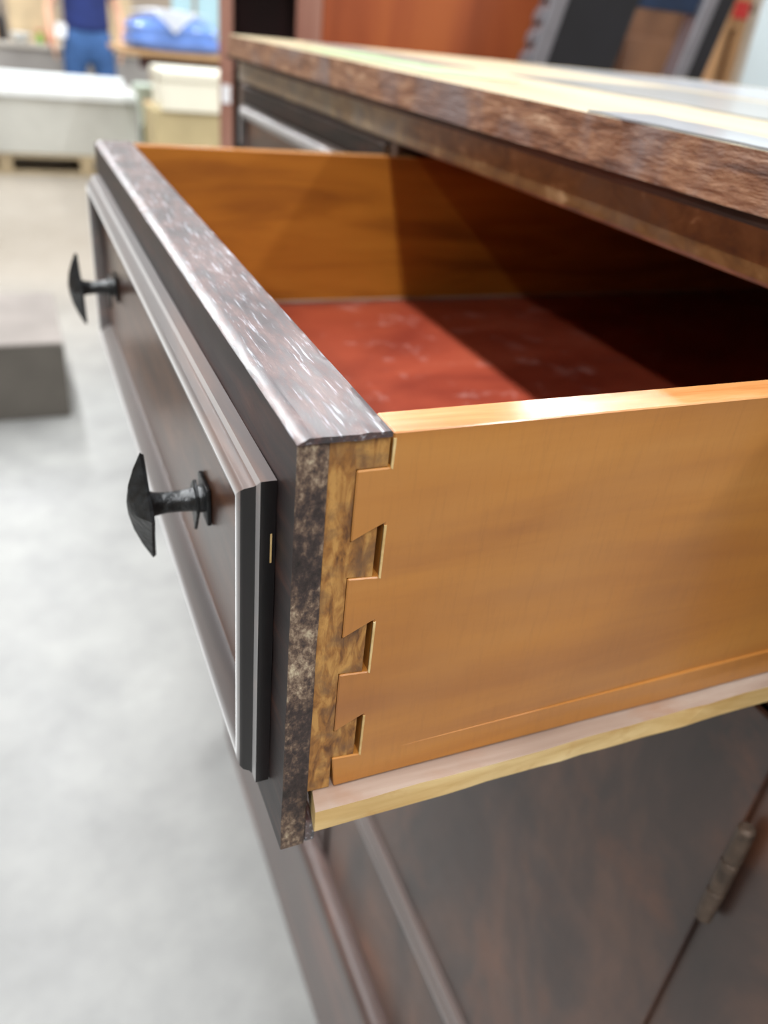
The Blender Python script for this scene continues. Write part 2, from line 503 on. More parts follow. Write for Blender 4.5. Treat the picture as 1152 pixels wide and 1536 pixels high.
# base with a rounded nose, standing on the floor
pts = [(0.235, Z0 - 0.893), (0.214, Z0 - 0.893)]
for k in range(7):
    a = PI / 2 + PI / 2 * k / 6
    pts.append((0.210 + 0.012 * math.cos(a), Z0 - 0.905 + 0.012 * math.sin(a)))
pts += [(0.200, Z0 - 0.925), (0.200, Z0 - 1.159), (0.224, Z0 - 1.159), (0.224, Z0 - 1.041), (0.2245, Z0 - 0.897), (0.235, Z0 - 0.897)]
base_poly = [(0.2245, Z0 - 0.893), (0.214, Z0 - 0.893)] + pts[2:9] + [(0.200, Z0 - 0.925), (0.200, Z0 - 1.159), (0.2245, Z0 - 1.159)]
part('base_board', prism(base_poly, 'y', YN - 0.004, YE + 0.004), 'base_wood', smooth=0.5)
for y in (YN + 0.01, YE - 0.06):
    part('foot', box(CAB_DEPTH - 0.07, CAB_DEPTH - 0.01, y, y + 0.05, 0.0005, Z0 - 1.0405, 0.003), 'cabinet_dark')

# doors under the drawers
def door(y0, y1, hinge_y):
    d = empty('door', (0, 0, 0), sb)
    part('door_panel', box(XF - 0.004, XF + 0.0005 - 0.001, y0, y1, Z0 - 0.886, Z0 - 0.1580, 0.0012), 'cabinet_dark', d)
    for za, zb in ((Z0 - 0.695, Z0 - 0.679), (Z0 - 0.676, Z0 - 0.660)):
        prof = [(XF - 0.0042, za), (XF - 0.009, za + 0.003), (XF - 0.010, (za + zb) / 2), (XF - 0.0085, zb - 0.003), (XF - 0.0042, zb)]
        part('moulding_strip', prism(prof, 'y', y0 + 0.004, y1 - 0.004), 'strip_moulding', d, smooth=0.9)
    for zc in (Z0 - 0.247, Z0 - 0.80):
        part('hinge', lathe([(0.0028, -0.035), (0.0042, -0.0335), (0.0045, -0.012), (0.0040, -0.0115), (0.0040, -0.0105), (0.0045, -0.010),
                             (0.0045, 0.010), (0.0040, 0.0105), (0.0040, 0.0115), (0.0045, 0.012), (0.0042, 0.0335), (0.0028, 0.035)],
                            'z', 12, (XF - 0.0065, hinge_y, zc)), 'brass_old', d, smooth=0.6)
door(-0.0105, W + 0.002, -0.0150)
door(W + 0.018, 2 * W + 0.030, 2 * W + 0.0345)

# ------------------------------------------------------------------ drawers (each a part of the sideboard)
XC, XT, XI = 0.0082, 0.0155, 0.0245      # back of the face lamination, root of the tails, inner face of the front
SIDE_T = 0.0118
LEN = 0.70
PINS = [(-0.0017, -0.0100, -0.0017, -0.0100), (-0.0272, -0.0441, -0.0318, -0.0432), (-0.0598, -0.0787, -0.0645, -0.0778), (-0.0967, -0.1137, -0.1015, -0.1128)]
PIN_END = 0.0230
SIDE_BOT = -0.1262
def side_outline():
    """x,z outline of a drawer side with tails at its front"""
    pts = []
    g = 0.00025
    pts.append((XI + 0.0003, -0.0004))
    pts.append((XI + 0.0003, PINS[0][1] - g))
    pts.append((XT + g, PINS[0][3] - g))
    for zr0, zr1, zl0, zl1 in PINS[1:]:
        pts += [(XT + g, zl0 + g), (XI + 0.0003, zr0 + g), (XI + 0.0003, zr1 - g), (XT + g, zl1 - g)]
    pts += [(XT + 0.0016, SIDE_BOT), (LEN, SIDE_BOT), (LEN, -0.0004)]
    return pts
def frame_member(c0, c1, inward, prof):
    """one mitred moulding member from corner c0 to c1 (y,z); inward = unit normal into the frame"""
    d = Vector((c1[0] - c0[0], c1[1] - c0[1]))
    ln = d.length
    d /= ln
    rings = []
    for c, s in ((c0, 1), (c1, -1)):
        ring = []
        for u, h in prof:
            y = c[0] + inward[0] * u + d[0] * s * u
            z = c[1] + inward[1] * u + d[1] * s * u
            ring.append((-h, y, z))
        rings.append(ring)
    mid = [[tuple(a[k] + (b[k] - a[k]) * t for k in range(3)) for a, b in zip(rings[0], rings[1])] for t in [i / 12 for i in range(13)]]
    return loft(mid)
FRAME = [(0, 0.0002), (0, 0.0046), (0.0022, 0.0052), (0.0030, 0.0060), (0.0036, 0.0078), (0.0046, 0.0088), (0.0064, 0.0094), (0.0085, 0.0092), (0.0105, 0.0080),
         (0.0125, 0.0062), (0.0150, 0.0042), (0.0165, 0.0017), (0.0165, 0.0002)]
FY0, FY1, FZ0, FZ1 = 0.0150, W - 0.0150, -0.1335, -0.0190

def make_drawer(dx, dy, dz=0.0):
    dr = empty('drawer', tuple(Vector((dx, dy, Z0 + dz)) - OFF), sb)
    P = lambda n, bm, m, smooth=None, slot=None: obj(n, bm, m, dr, smooth, slot)
    # face board, dark finish, its near end flaked, raw lower edge
    bm = box(0, XC, 0, W, -0.1515, -0.0016, 0.0003, 1)
    bmesh.ops.subdivide_edges(bm, edges=[e for e in bm.edges if abs(e.verts[0].co.y - e.verts[1].co.y) > 0.3], cuts=140)
    bmesh.ops.subdivide_edges(bm, edges=[e for e in bm.edges if abs(e.verts[0].co.z - e.verts[1].co.z) > 0.1], cuts=70)
    for v in bm.verts:
        k = 0.00018
        v.co += noise.noise_vector(Vector((v.co.x * 90, v.co.y * 55, v.co.z * 75))) * k
    cap = prism([(-0.0001, -0.0016), (-0.0001, -0.0013), (0.0030, 0.0002), (XI - 0.0006, 0.0002), (XI, -0.0004), (XI, -0.0016)], 'y', -0.0003, W + 0.0003)
    bmesh.ops.subdivide_edges(cap, edges=[e for e in cap.edges if abs(e.verts[0].co.y - e.verts[1].co.y) > 0.3], cuts=260)
    bmesh.ops.subdivide_edges(cap, edges=[e for e in cap.edges if abs(e.verts[0].co.x - e.verts[1].co.x) > 0.015], cuts=14)
    for v in cap.verts:
        v.co += noise.noise_vector(Vector((v.co.x * 420, v.co.y * 160, v.co.z * 300))) * (0.00010 if v.co.y > 0.002 else 0.0003)
    P('top_finish', cap, 'dark', 0.8)
    P('face_board', bm, ['dark_face', 'flaked', 'raw'], 0.7,
      lambda f: 1 if f.normal.y < -0.6 else (2 if f.normal.z < -0.4 and f.normal.x < 0.5 else 0))
    # core behind it, with the sockets between the pins
    bm = prism([(XC + 0.0001, 0.0006), (XT, 0.0004), (XT, SIDE_T), (XI - 0.0001, SIDE_T), (XI, W - SIDE_T), (XT, W - SIDE_T), (XT, W - 0.0004), (XC + 0.0001, W - 0.0006)],
               'z', SIDE_BOT, -0.0017)
    P('front_core', bm, ['core_end', 'dark'], None, lambda f: 1 if f.normal.z > 0.6 or (f.normal.x > 0.8 and abs(f.calc_center_median().y - W / 2) < 0.2) else 0)
    P('lower_lip', box(XC + 0.0002, 0.0118, 0.0002, W - 0.0002, -0.1508, SIDE_BOT - 0.0145, 0.0006), 'dark')
    for far in (False, True):
        fy = (lambda y: W - y) if far else (lambda y: y)
        def PR(poly, a, b, bev=0.0):
            a, b = sorted((fy(a), fy(b)))
            return prism(poly, 'y', a, b, bev)
        for zr0, zr1, zl0, zl1 in PINS:
            P('dovetail_pin', PR([(XT + 0.00002, zl0 - 0.0001), (PIN_END if zr0 < -0.005 else XI - 0.0004, zr0 - 0.0001), (PIN_END if zr0 < -0.005 else XI - 0.0004, zr1), (XT + 0.00002, zl1)],
                                 0.0005, SIDE_T - 0.0002), 'core_end')
        for zr0, zr1, zl0, zl1 in PINS:
            P('joint_edge', PR([(XI + 0.0003, zr0 - 0.0004), (XI + 0.0010, zr0 - 0.0002), (XI + 0.0009, zr1 - 0.0008), (XI + 0.0003, zr1 - 0.0004)], -0.00012, 0.0006), 'raw')
        bm = PR(side_outline(), 0.0, SIDE_T, 0.00035)
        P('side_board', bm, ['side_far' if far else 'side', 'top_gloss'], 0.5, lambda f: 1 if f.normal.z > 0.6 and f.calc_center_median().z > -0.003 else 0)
        # runner under the side, dusty on top, raw in front; worn strip above it
        a, b = (-0.0075, SIDE_T - 0.002)
        secs = []
        n = 70
        for i in range(n + 1):
            x = 0.0085 if i == 0 else 0.0165 + (LEN - 0.02 - 0.0165) * i / n
            j = lambda q, s: 0.0007 * noise.noise(Vector((x * 28 + q * 7.3, s, q))) + 0.0004 * noise.noise(Vector((x * 110 + q * 3.3, s, q)))
            sec = [(a + j(1, 0), -0.1268 + j(1, 1)), (b, -0.1264), (b, -0.1372), (a + 0.0012 + j(3, 0), -0.1372 + j(3, 1)), (a - 0.0002 + j(4, 0), -0.1355 + j(4, 1))]
            secs.append([(x + (0.20 * (yy - a) if i == 0 else 0), fy(yy), zz) for yy, zz in sec])
        P('runner', loft(secs), ['raw', 'dusty_runner'], None, lambda f: 1 if f.normal.z > 0.6 else 0)
        secs = []
        for i in range(n + 1):
            x = 0.040 + (LEN - 0.06) * i / n
            g = min(1.0, i / 14)
            zt = -0.1136 - 0.0012 * (1 - g)
            o = -0.00003 - 0.0013 * g + 0.0002 * g * noise.noise(Vector((x * 30, 0, 0)))
            secs.append([(x, fy(0.0002), zt), (x, fy(o * 0.8), zt - 0.0002), (x, fy(o), zt - 0.0014), (x, fy(o * 0.7), -0.1258), (x, fy(0.0002), -0.1258)])
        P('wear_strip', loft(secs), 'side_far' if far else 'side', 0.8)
        # dusty bead along the inside corner
        ya, yb = sorted((fy(SIDE_T + 0.0002), fy(SIDE_T + 0.0022)))
        P('corner_bead', box(XI + 0.001, LEN - 0.012, ya, yb, -0.1116, -0.1092, 0.0004), 'dusty_runner')
    P('bottom_panel', box(XI + 0.0002, LEN - 0.011, SIDE_T + 0.0001, W - SIDE_T - 0.0001, -0.1150, -0.1118), 'red')
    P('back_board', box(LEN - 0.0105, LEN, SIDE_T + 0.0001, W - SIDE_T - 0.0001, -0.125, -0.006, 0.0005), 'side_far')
    # raised frame on the face
    c = [(FY0, FZ1), (FY1, FZ1), (FY1, FZ0), (FY0, FZ0)]
    inn = [(0, -1), (-1, 0), (0, 1), (1, 0)]
    for i in range(4):
        P('moulding', frame_member(c[i], c[(i + 1) % 4], inn[i], FRAME), ['moulding', 'black_gloss'], 0.5,
          (lambda f: 1 if f.normal.y < -0.7 and f.calc_center_median().y < 0.02 else 0))
    P('face_panel', box(-0.0016, -0.0002, FY0 + 0.0160, FY1 - 0.0160, FZ0 + 0.0160, FZ1 - 0.0160), 'panel_veneer')
    P('paint_chip', box(-0.0017, -0.0012, FY0 - 0.00012, FY0 + 0.0002, -0.0450, -0.0355), 'raw')
    # pulls: square plate, pointed leaf, waisted stem, pyramid head
    for ky in (0.099, W - 0.092):
        kz = -0.0725
        P('pull_plate', box(-0.0034, -0.0017, ky - 0.0080, ky + 0.0080, kz - 0.0075, kz + 0.0075, 0.0004), 'iron')
        leaf = [(ky, kz + 0.0085), (ky + 0.0055, kz + 0.004), (ky + 0.0060, kz - 0.003), (ky, kz - 0.0135), (ky - 0.0060, kz - 0.003), (ky - 0.0055, kz + 0.004)]
        P('pull_leaf', prism(leaf, 'x', -0.0068, -0.0055, 0.0003), 'iron')
        st = lathe([(0.0052, -0.0034), (0.0052, -0.0050), (0.0044, -0.0075), (0.0040, -0.012), (0.0039, -0.017), (0.0044, -0.0210), (0.0056, -0.0232)], 'x', 18, (0, ky, kz))
        P('pull_stem', st, 'iron', 0.7)
        ring = [(0.0, 0.0215), (0.0045, 0.0105), (0.0090, 0.0050), (0.0125, 0.0), (0.0090, -0.0055), (0.0050, -0.0120), (0.0, -0.0235), (-0.0050, -0.0120), (-0.0090, -0.0055), (-0.0125, 0.0), (-0.0090, 0.0050), (-0.0045, 0.0105)]
        hd = []
        for s, h in ((0.96, -0.0225), (1.0, -0.0238), (0.72, -0.0268), (0.42, -0.0292), (0.12, -0.0305)):
            hd.append([(h - 0.05 * z * s, ky + y * s, kz + z * s) for y, z in ring])
        hb = loft(hd)
        P('pull_head', hb, 'iron', 0.5)
    return dr

t = NT('glossy_top_edge')
f = t.noise(t.coords((0.10, 1, 1)), 120, 5, 0.6, 0.4)
c = t.ramp(f, [(0.3, '#a8662c'), (0.55, '#c48a54'), (0.8, '#d8aa80')])
t.bump(t.noise(t.coords((0.25, 1, 1)), 260, 4, 0.6), 0.25, 0.0004)
M['top_gloss'] = t.set(color=c, rough=0.24, coat=0.7, coat_rough=0.12)

make_drawer(0.0, 0.0)['label'] = 'pulled out drawer with dovetailed corner and two black iron pulls'
make_drawer(XF - 0.003, W + 0.0210, 0.0048)['label'] = 'closed drawer beyond the open one'

# ------------------------------------------------------------------ things behind
def thing(name, loc, label, cat, group=None, rotz=0.0):
    return tag(empty(name, loc, None, rotz), label, cat, group)

# low grey crate on the floor
cr = thing('crate', (-0.32, 2.82, 0), 'low grey brown wooden crate standing alone on the concrete floor', 'crate')
obj('body', box(-0.35, 0.35, -0.275, 0.275, 0.001, 0.254, 0.004), 'dull_grey', cr)
obj('lid', box(-0.35, 0.35, -0.275, 0.275, 0.2545, 0.265, 0.004), 'crate_lid', cr)

# long white tub on a pallet
tb_ = thing('bathtub', (-0.02, 7.45, 0.145), 'long glossy white bathtub resting on a wooden pallet', 'bathtub')
def tub_ring(x0, x1, y0, y1, r, z, n=6):
    pts = []
    for cx, cy, a0 in ((x1 - r, y1 - r, 0), (x0 + r, y1 - r, PI / 2), (x0 + r, y0 + r, PI), (x1 - r, y0 + r, 1.5 * PI)):
        for k in range(n + 1):
            a = a0 + PI / 2 * k / n
            pts.append((cx + r * math.cos(a), cy + r * math.sin(a), z))
    return pts
tx0, tx1 = -0.75, 0.955
obj('apron', box(tx0 + 0.02, tx1 - 0.03, -0.38, -0.355, 0.001, 0.40, 0.006), 'apron_white', tb_)
obj('apron', box(tx1 - 0.055, tx1 - 0.031, -0.354, 0.36, 0.001, 0.40, 0.006), 'apron_white', tb_)
rings = [tub_ring(tx0 + 0.06, tx1 - 0.06, -0.33, 0.34, 0.10, 0.395), tub_ring(tx0, tx1, -0.41, 0.42, 0.05, 0.402), tub_ring(tx0, tx1, -0.41, 0.42, 0.05, 0.455),
         tub_ring(tx0 + 0.015, tx1 - 0.015, -0.395, 0.405, 0.06, 0.47), tub_ring(tx0 + 0.08, tx1 - 0.08, -0.31, 0.32, 0.14, 0.465),
         tub_ring(tx0 + 0.12, tx1 - 0.11, -0.28, 0.29, 0.14, 0.40), tub_ring(tx0 + 0.25, tx1 - 0.2, -0.2, 0.21, 0.12, 0.10)]
bm = loft(rings, cap=False)
bm.verts.ensure_lookup_table()
n_ = len(rings[0])
bm.faces.new([bm.verts[len(rings) * n_ - n_ + i] for i in range(n_)])
obj('basin', bm, 'porcelain', tb_, 0.7)
obj('back_ledge', box(tx0 + 0.03, tx1 - 0.03, 0.33, 0.415, 0.4715, 0.51, 0.015, 3), 'porcelain', tb_)
pl = thing('pallet', (-0.02, 7.45, 0), 'weathered wooden pallet under the white bathtub', 'pallet')
for i in range(7):
    y = -0.40 + i * 0.125
    obj('deck_board', box(-0.75, 0.60, y, y + 0.095, 0.122, 0.142, 0.003), 'pallet', pl)
for x in (-0.72, -0.12, 0.47):
    obj('bearer', box(x, x + 0.10, -0.40, 0.44, 0.0215, 0.1215, 0.003), 'pallet', pl)
for y in (-0.40, 0.0, 0.34):
    obj('bottom_board', box(-0.75, 0.60, y, y + 0.095, 0.001, 0.021, 0.003), 'pallet', pl)

# pale mint pedestal with a green bottle in front
pd = tag(obj('pedestal', lathe([(0.085, 0.001), (0.085, 0.03), (0.06, 0.07), (0.055, 0.40), (0.07, 0.60), (0.10, 0.66), (0.10, 0.69), (0.09, 0.70)], 'z', 24), 'mint', smooth=0.6),
         'pale mint pedestal column standing at the end of the bathtub', 'pedestal')
pd.location = (0.955, 6.86, 0)
bo = thing('bottle', (0.875, 6.38, 0.001), 'dark green bottle on a low box before the mint pedestal', 'bottle')
obj('glass_body', lathe([(0.034, 0.31), (0.036, 0.32), (0.036, 0.45), (0.014, 0.49), (0.013, 0.53)], 'z', 16), 'bottle_green', bo, 0.6)
obj('cap', lathe([(0.015, 0.5305), (0.015, 0.55)], 'z', 16), 'black_plastic', bo, 0.6)
lb = tag(obj('carton', box(-0.15, 0.12, -0.12, 0.12, 0.001, 0.308, 0.004), 'carton'), 'small pale carton carrying the green bottle', 'carton')
lb.location = (0.90, 6.38, 0)

# grey counter with odds and ends
ct = thing('counter', (0.05, 9.35, 0), 'long light grey counter behind the person', 'counter')
obj('body', box(-1.35, 1.25, -0.33, 0.35, 0.001, 0.76, 0.006), 'grey_counter', ct)
obj('worktop', box(-1.37, 1.27, -0.36, 0.36, 0.7605, 0.80, 0.006), 'counter_top', ct)
def carton(x, y, z, sx, sy, sz, mat, label, name='carton', rot=0.0):
    t_ = thing(name, (x, y, z), label, 'carton', None, rot)
    obj('body', box(-sx / 2, sx / 2, -sy / 2, sy / 2, 0.001, sz - 0.006, 0.004), mat, t_)
    for s in (-1, 1):
        a, b = sorted((s * 0.002, s * sy / 2))
        obj('flap', box(-sx / 2, sx / 2, a, b, sz - 0.0055, sz, 0.001), mat, t_)
    return t_
carton(0.30, 9.40, 0.80, 0.42, 0.36, 0.42, 'carton', 'large pale carton on the grey counter left of the person')
carton(-0.20, 9.45, 0.80, 0.36, 0.36, 0.48, 'carton_tan', 'tan carton on the grey counter behind the black bottle')
carton(1.02, 9.40, 0.80, 0.36, 0.34, 0.44, 'carton', 'pale carton on the grey counter right of the person')
bb = thing('bottle', (0.02, 9.12, 0.80), 'black bottle standing on the grey counter at the frame edge', 'bottle')
obj('glass_body', lathe([(0.04, 0.001), (0.042, 0.01), (0.042, 0.17), (0.016, 0.22), (0.015, 0.27)], 'z', 16), 'black_plastic', bb, 0.6)
obj('cap', lathe([(0.018, 0.2705), (0.018, 0.295)], 'z', 16), 'dull_grey', bb, 0.6)
bw = tag(obj('bowl', lathe([(0.03, 0.001), (0.05, 0.006), (0.095, 0.06), (0.10, 0.075), (0.09, 0.075), (0.05, 0.02), (0.01, 0.012)], 'z', 24), 'porcelain', smooth=0.7),
         'small white bowl on the grey counter beside the black bottle', 'bowl')
bw.location = (0.17, 9.08, 0.80)
gp = thing('spray_bottle', (0.34, 9.06, 0.80), 'bright green plastic spray bottle lying low on the grey counter', 'bottle')
obj('body', lathe([(0.03, 0.001), (0.034, 0.008), (0.034, 0.06), (0.015, 0.085), (0.014, 0.095)], 'z', 16), 'green_plastic', gp, 0.6)
obj('spray_head', box(-0.03, 0.02, -0.012, 0.012, 0.0955, 0.115, 0.004), 'red_plastic', gp)
rc = thing('canister', (0.43, 9.02, 0.80), 'dark red canister on the grey counter beside the person\'s hand', 'canister')
obj('body', lathe([(0.035, 0.001), (0.038, 0.006), (0.038, 0.15), (0.034, 0.156)], 'z', 18), 'red_plastic', rc, 0.6)
obj('lid', lathe([(0.039, 0.1565), (0.039, 0.175), (0.03, 0.18)], 'z', 18), 'black_plastic', rc, 0.6)

# work table with the blue plastic bundle
wt = thing('work_table', (1.10, 6.25, 0), 'brown wooden table under the blue plastic bundle', 'table')
obj('tabletop', box(-0.42, 0.36, -0.30, 0.42, 0.93, 0.96, 0.004), 'carton_tan', wt)
obj('apron', box(-0.30, 0.28, -0.26, -0.24, 0.86, 0.9295, 0.003), 'mahogany_dark', wt)
for x in (-0.06, 0.30):
    for y in (-0.20, 0.36):
        obj('leg', box(x, x + 0.05, y, y + 0.05, 0.001, 0.9295, 0.003), 'brown_cabinet', wt)
bu = thing('bundle', (1.06, 6.28, 0.96), 'blue plastic wrapped bundle under a white cloth on the brown table', 'bundle')
def blob(cx, cy, sx, sy, zs, seed, wob):
    rings = []
    for (s, z) in zs:
        ring = []
        for k in range(40):
            a = 2 * PI * k / 40
            q = (abs(math.cos(a)) ** 4 + abs(math.sin(a)) ** 4) ** -0.25
            d = 1 + wob * noise.noise(Vector((math.cos(a) * 1.6 + seed, math.sin(a) * 1.6, z * 9)))
            ring.append((cx + sx * s * q * math.cos(a) * d, cy + sy * s * q * math.sin(a) * d, z + 0.008 * noise.noise(Vector((math.cos(a) * 2, math.sin(a) * 2, seed + z)))))
        rings.append(ring)
    return loft(rings)
obj('wrapped_body', blob(0, 0, 0.31, 0.26, [(0.94, 0.010), (1.0, 0.03), (1.0, 0.07), (0.95, 0.10), (0.98, 0.13), (0.86, 0.17), (0.55, 0.205), (0.15, 0.215)], 2.1, 0.06), 'blue_plastic', bu, 0.9)
def drape(half_w, back, front, bend_y, top_z, wob):
    """a square of cloth laid cornerwise over the bundle, its front corner hanging down"""
    bm = bmesh.new()
    n = 20
    grid = []
    for i in range(n + 1):
        v = i / n
        row = []
        wdt = half_w * (1 - abs(v - 0.55) / (0.55 if v < 0.55 else 0.45)) + 0.004
        for j in range(13):
            u = (j / 12 - 0.5) * 2
            x = u * wdt
            p = back + (front - back) * v
            sag = 0.030 * (abs(x) / half_w) ** 2
            if p > bend_y:
                y, z = p, top_z - sag - 0.10 * max(0, 0.1 + (bend_y - p)) * 0
            else:
                y, z = bend_y - 0.012, top_z - sag - (bend_y - p)
            z += wob * noise.noise(Vector((x * 14, p * 14, 1.7)))
            y += wob * noise.noise(Vector((x * 14, p * 14, 8.7)))
            row.append(bm.verts.new((x, y, z)))
        grid.append(row)
    for a, b in zip(grid, grid[1:]):
        for j in range(12):
            bm.faces.new((a[j], a[j + 1], b[j + 1], b[j]))
    bmesh.ops.solidify(bm, geom=bm.faces[:], thickness=0.003)
    return bm
cl = tag(obj('cloth', drape(0.30, 0.22, -0.40, -0.275, 0.240, 0.006), 'white_cloth', smooth=1.2),
         'white cloth hanging in a point over the blue bundle', 'cloth')
cl.location = (1.04, 6.28, 0.96)

# cream box on beige cartons, nearer
carton(0.98, 5.15, 0.0, 0.52, 0.42, 0.36, 'beige_box', 'lowest beige carton of the stack beside the red bookcase')
carton(0.97, 5.15, 0.36, 0.50, 0.40, 0.36, 'beige_box', 'upper beige carton right under the cream box')
cb = thing('storage_box', (0.985, 5.12, 0.722), 'cream lidded box on top of the beige cartons', 'box')
obj('body', box(-0.215, 0.21, -0.19, 0.19, 0.001, 0.155, 0.006), 'cream', cb)
obj('lid', box(-0.225, 0.22, -0.20, 0.20, 0.1555, 0.205, 0.008), 'cream', cb)
tp = thing('wooden_post', (0.80, 5.62, 0), 'short tan wooden post beside the beige cartons', 'post')
obj('shaft', box(-0.03, 0.03, -0.03, 0.03, 0.001, 0.68, 0.004), 'tan_board', tp)
obj('cap', box(-0.04, 0.04, -0.04, 0.04, 0.6805, 0.70, 0.004), 'tan_board', tp)
# pale blue doors leaning far behind
for i, (x, wd, lab) in enumerate(((1.60, 0.19, 'narrow pale blue door standing behind the blue bundle'), (1.86, 0.24, 'wide pale blue door next to the red bookcase'))):
    d = thing('panel_door', (x, 8.75, 0), lab, 'door panel', 'pale blue doors')
    obj('slab', box(-wd / 2, wd / 2, 0, 0.035, 0.001, 2.0, 0.004), 'pale_blue', d)
    for z0 in (0.15, 1.05):
        obj('raised_panel', box(-wd / 2 + 0.05, wd / 2 - 0.05, -0.008, -0.0005, z0, z0 + 0.75, 0.004), 'pale_blue', d)
rg = tag(obj('ball', lathe([(0.004, -0.045), (0.025, -0.038), (0.04, -0.02), (0.045, 0.0), (0.04, 0.02), (0.025, 0.038), (0.004, 0.045)], 'z', 20), 'red_plastic', smooth=1.0),
         'small red ball on the brown table beside the blue bundle', 'ball')
rg.location = (1.42, 6.30, 1.006)

# red bookcase behind the sideboard
wd = thing('bookcase', (0.43, 2.0, 0), 'tall red mahogany bookcase with an open dark bay behind the sideboard', 'bookcase', None, math.radians(-15))
H = 1.95
obj('stile', box(0.0, 0.032, 0, 0.025, 0.001, H, 0.003), 'mahogany_frame', wd)
obj('side_panel', box(0.004, 0.026, 0.0255, 0.42, 0.001, H), 'mahogany_dark', wd)
obj('stile', box(0.178, 0.238, 0, 0.025, 0.001, H, 0.003), 'mahogany_frame', wd)
obj('side_panel', box(0.195, 0.215, 0.0255, 0.42, 0.001, H), 'mahogany_dark', wd)
obj('back_panel', box(0.0, 0.88, 0.4205, 0.43, 0.001, H), 'mahogany_dark', wd)
for z in (0.10, 0.50, 0.80, 1.12, 1.55):
    obj('shelf', box(0.0265, 0.1945, 0.03, 0.42, z, z + 0.02, 0.002), 'mahogany_dark', wd)
obj('door', box(0.2385, 0.86, 0.002, 0.024, 0.08, H - 0.02, 0.003), 'red_mahogany', wd)
obj('side_panel', box(0.8605, 0.88, 0, 0.42, 0.001, H, 0.002), 'red_mahogany', wd)
obj('cornice', box(-0.02, 0.90, -0.02, 0.44, H + 0.0005, H + 0.06, 0.012), 'mahogany_frame', wd)
tg = tag(obj('price_tag', box(-0.010, 0.010, -0.0022, -0.0008, -0.020, 0.020, 0.0004), 'paper'), 'white paper tag hanging on the bookcase post', 'tag')
tg.location = (0.445, 1.996, 1.068)
tg.rotation_euler = (0, 0, math.radians(-15))

# leaning frame, cabinet, board and refrigerator right of the bookcase
fr = thing('folding_frame', (0.767, 1.60, 0), 'black and grey metal folding frame leaning beside the red bookcase', 'frame')
def leaning(x0, x1, lean, z0, z1, y0, y1, bev=0.003):
    return prism([(x0 + lean * z0, z0), (x1 + lean * z0, z0), (x1 + lean * z1, z1), (x0 + lean * z1, z1)], 'y', y0, y1, bev)
LE = 0.24
obj('foot_bar', box(-0.02, 0.50, 0.0, 0.04, 0.001, 0.03, 0.003), 'black_plastic', fr)
obj('rail', leaning(-0.02, 0.022, LE, 0.0305, 1.75, 0, 0.05), 'grey_metal', fr)
for i in range(14):
    z = 1.16 + i * 0.042
    obj('tooth', leaning(-0.030, -0.0205, LE, z, z + 0.022, 0.008, 0.042, 0.002), 'grey_metal', fr)
obj('black_panel', leaning(0.0225, 0.215, LE, 0.10, 1.72, 0.012, 0.038), 'black_plastic', fr)
obj('rail', leaning(0.386, 0.425, LE, 0.0305, 1.75, 0, 0.05), 'grey_metal', fr)
obj('black_panel', leaning(0.4255, 0.486, LE, 0.0305, 1.72, 0.012, 0.038), 'black_plastic', fr)
for z in (0.35, 1.335):
    obj('cross_bar', leaning(0.2155, 0.3855, LE, z, z + 0.10, 0.015, 0.035), 'navy_steel', fr)
bc = thing('cabinet', (2.10, 2.70, 0), 'brown wooden cabinet seen through the black folding frame', 'cabinet')
obj('body', box(-0.05, 0.56, 0, 0.40, 0.001, 1.42, 0.004), 'brown_cabinet', bc)
obj('door', box(0.0, 0.24, -0.018, -0.0005, 0.10, 1.30, 0.004), 'brown_cabinet', bc)
obj('door', box(0.25, 0.52, -0.018, -0.0005, 0.10, 1.30, 0.004), 'brown_cabinet', bc)
obj('cornice', box(-0.06, 0.57, -0.02, 0.41, 1.4205, 1.45, 0.004), 'mahogany_dark', bc)
bd = thing('slotted_board', (1.995, 2.04, 0), 'tan wooden board with a dark slot beside the pale refrigerator', 'board')
obj('plank', box(-0.055, -0.012, 0, 0.025, 0.001, 1.62, 0.003), 'tan_board', bd)
obj('plank', box(0.012, 0.048, 0, 0.025, 0.001, 1.62, 0.003), 'tan_board', bd)
obj('slot_back', box(-0.0115, 0.0115, 0.014, 0.024, 0.001, 1.335), 'brown_cabinet', bd)
obj('plank', box(-0.0115, 0.0115, 0, 0.025, 1.3355, 1.62, 0.003), 'tan_board', bd)
rt = tag(obj('tag', box(-0.028, 0.028, -0.004, -0.001, -0.022, 0.022, 0.001), 'red_plastic'), 'small red tag on the slotted tan board', 'tag')
rt.location = (2.005, 2.04, 1.385)
fg = thing('refrigerator', (1.972, 1.93, 0), 'pale white refrigerator at the right behind the sideboard', 'refrigerator', None, math.radians(-44))
obj('body', box(0, 0.66, 0.05, 0.60, 0.03, 1.70, 0.008), 'fridge_white', fg)
obj('door', box(0, 0.66, 0.0, 0.0495, 0.04, 1.10, 0.008), 'fridge_white', fg)
obj('door', box(0, 0.66, 0.0, 0.0495, 1.11, 1.70, 0.008), 'fridge_white', fg)
for z0, z1 in ((0.75, 1.05), (1.15, 1.40)):
    obj('handle', box(0.58, 0.60, -0.03, -0.0005, z0, z1, 0.005), 'grey_metal', fg)
for x in (0.04, 0.58):
    obj('foot', lathe([(0.02, 0.001), (0.02, 0.0295)], 'z', 12, (x, 0.3, 0)), 'black_plastic', fg)

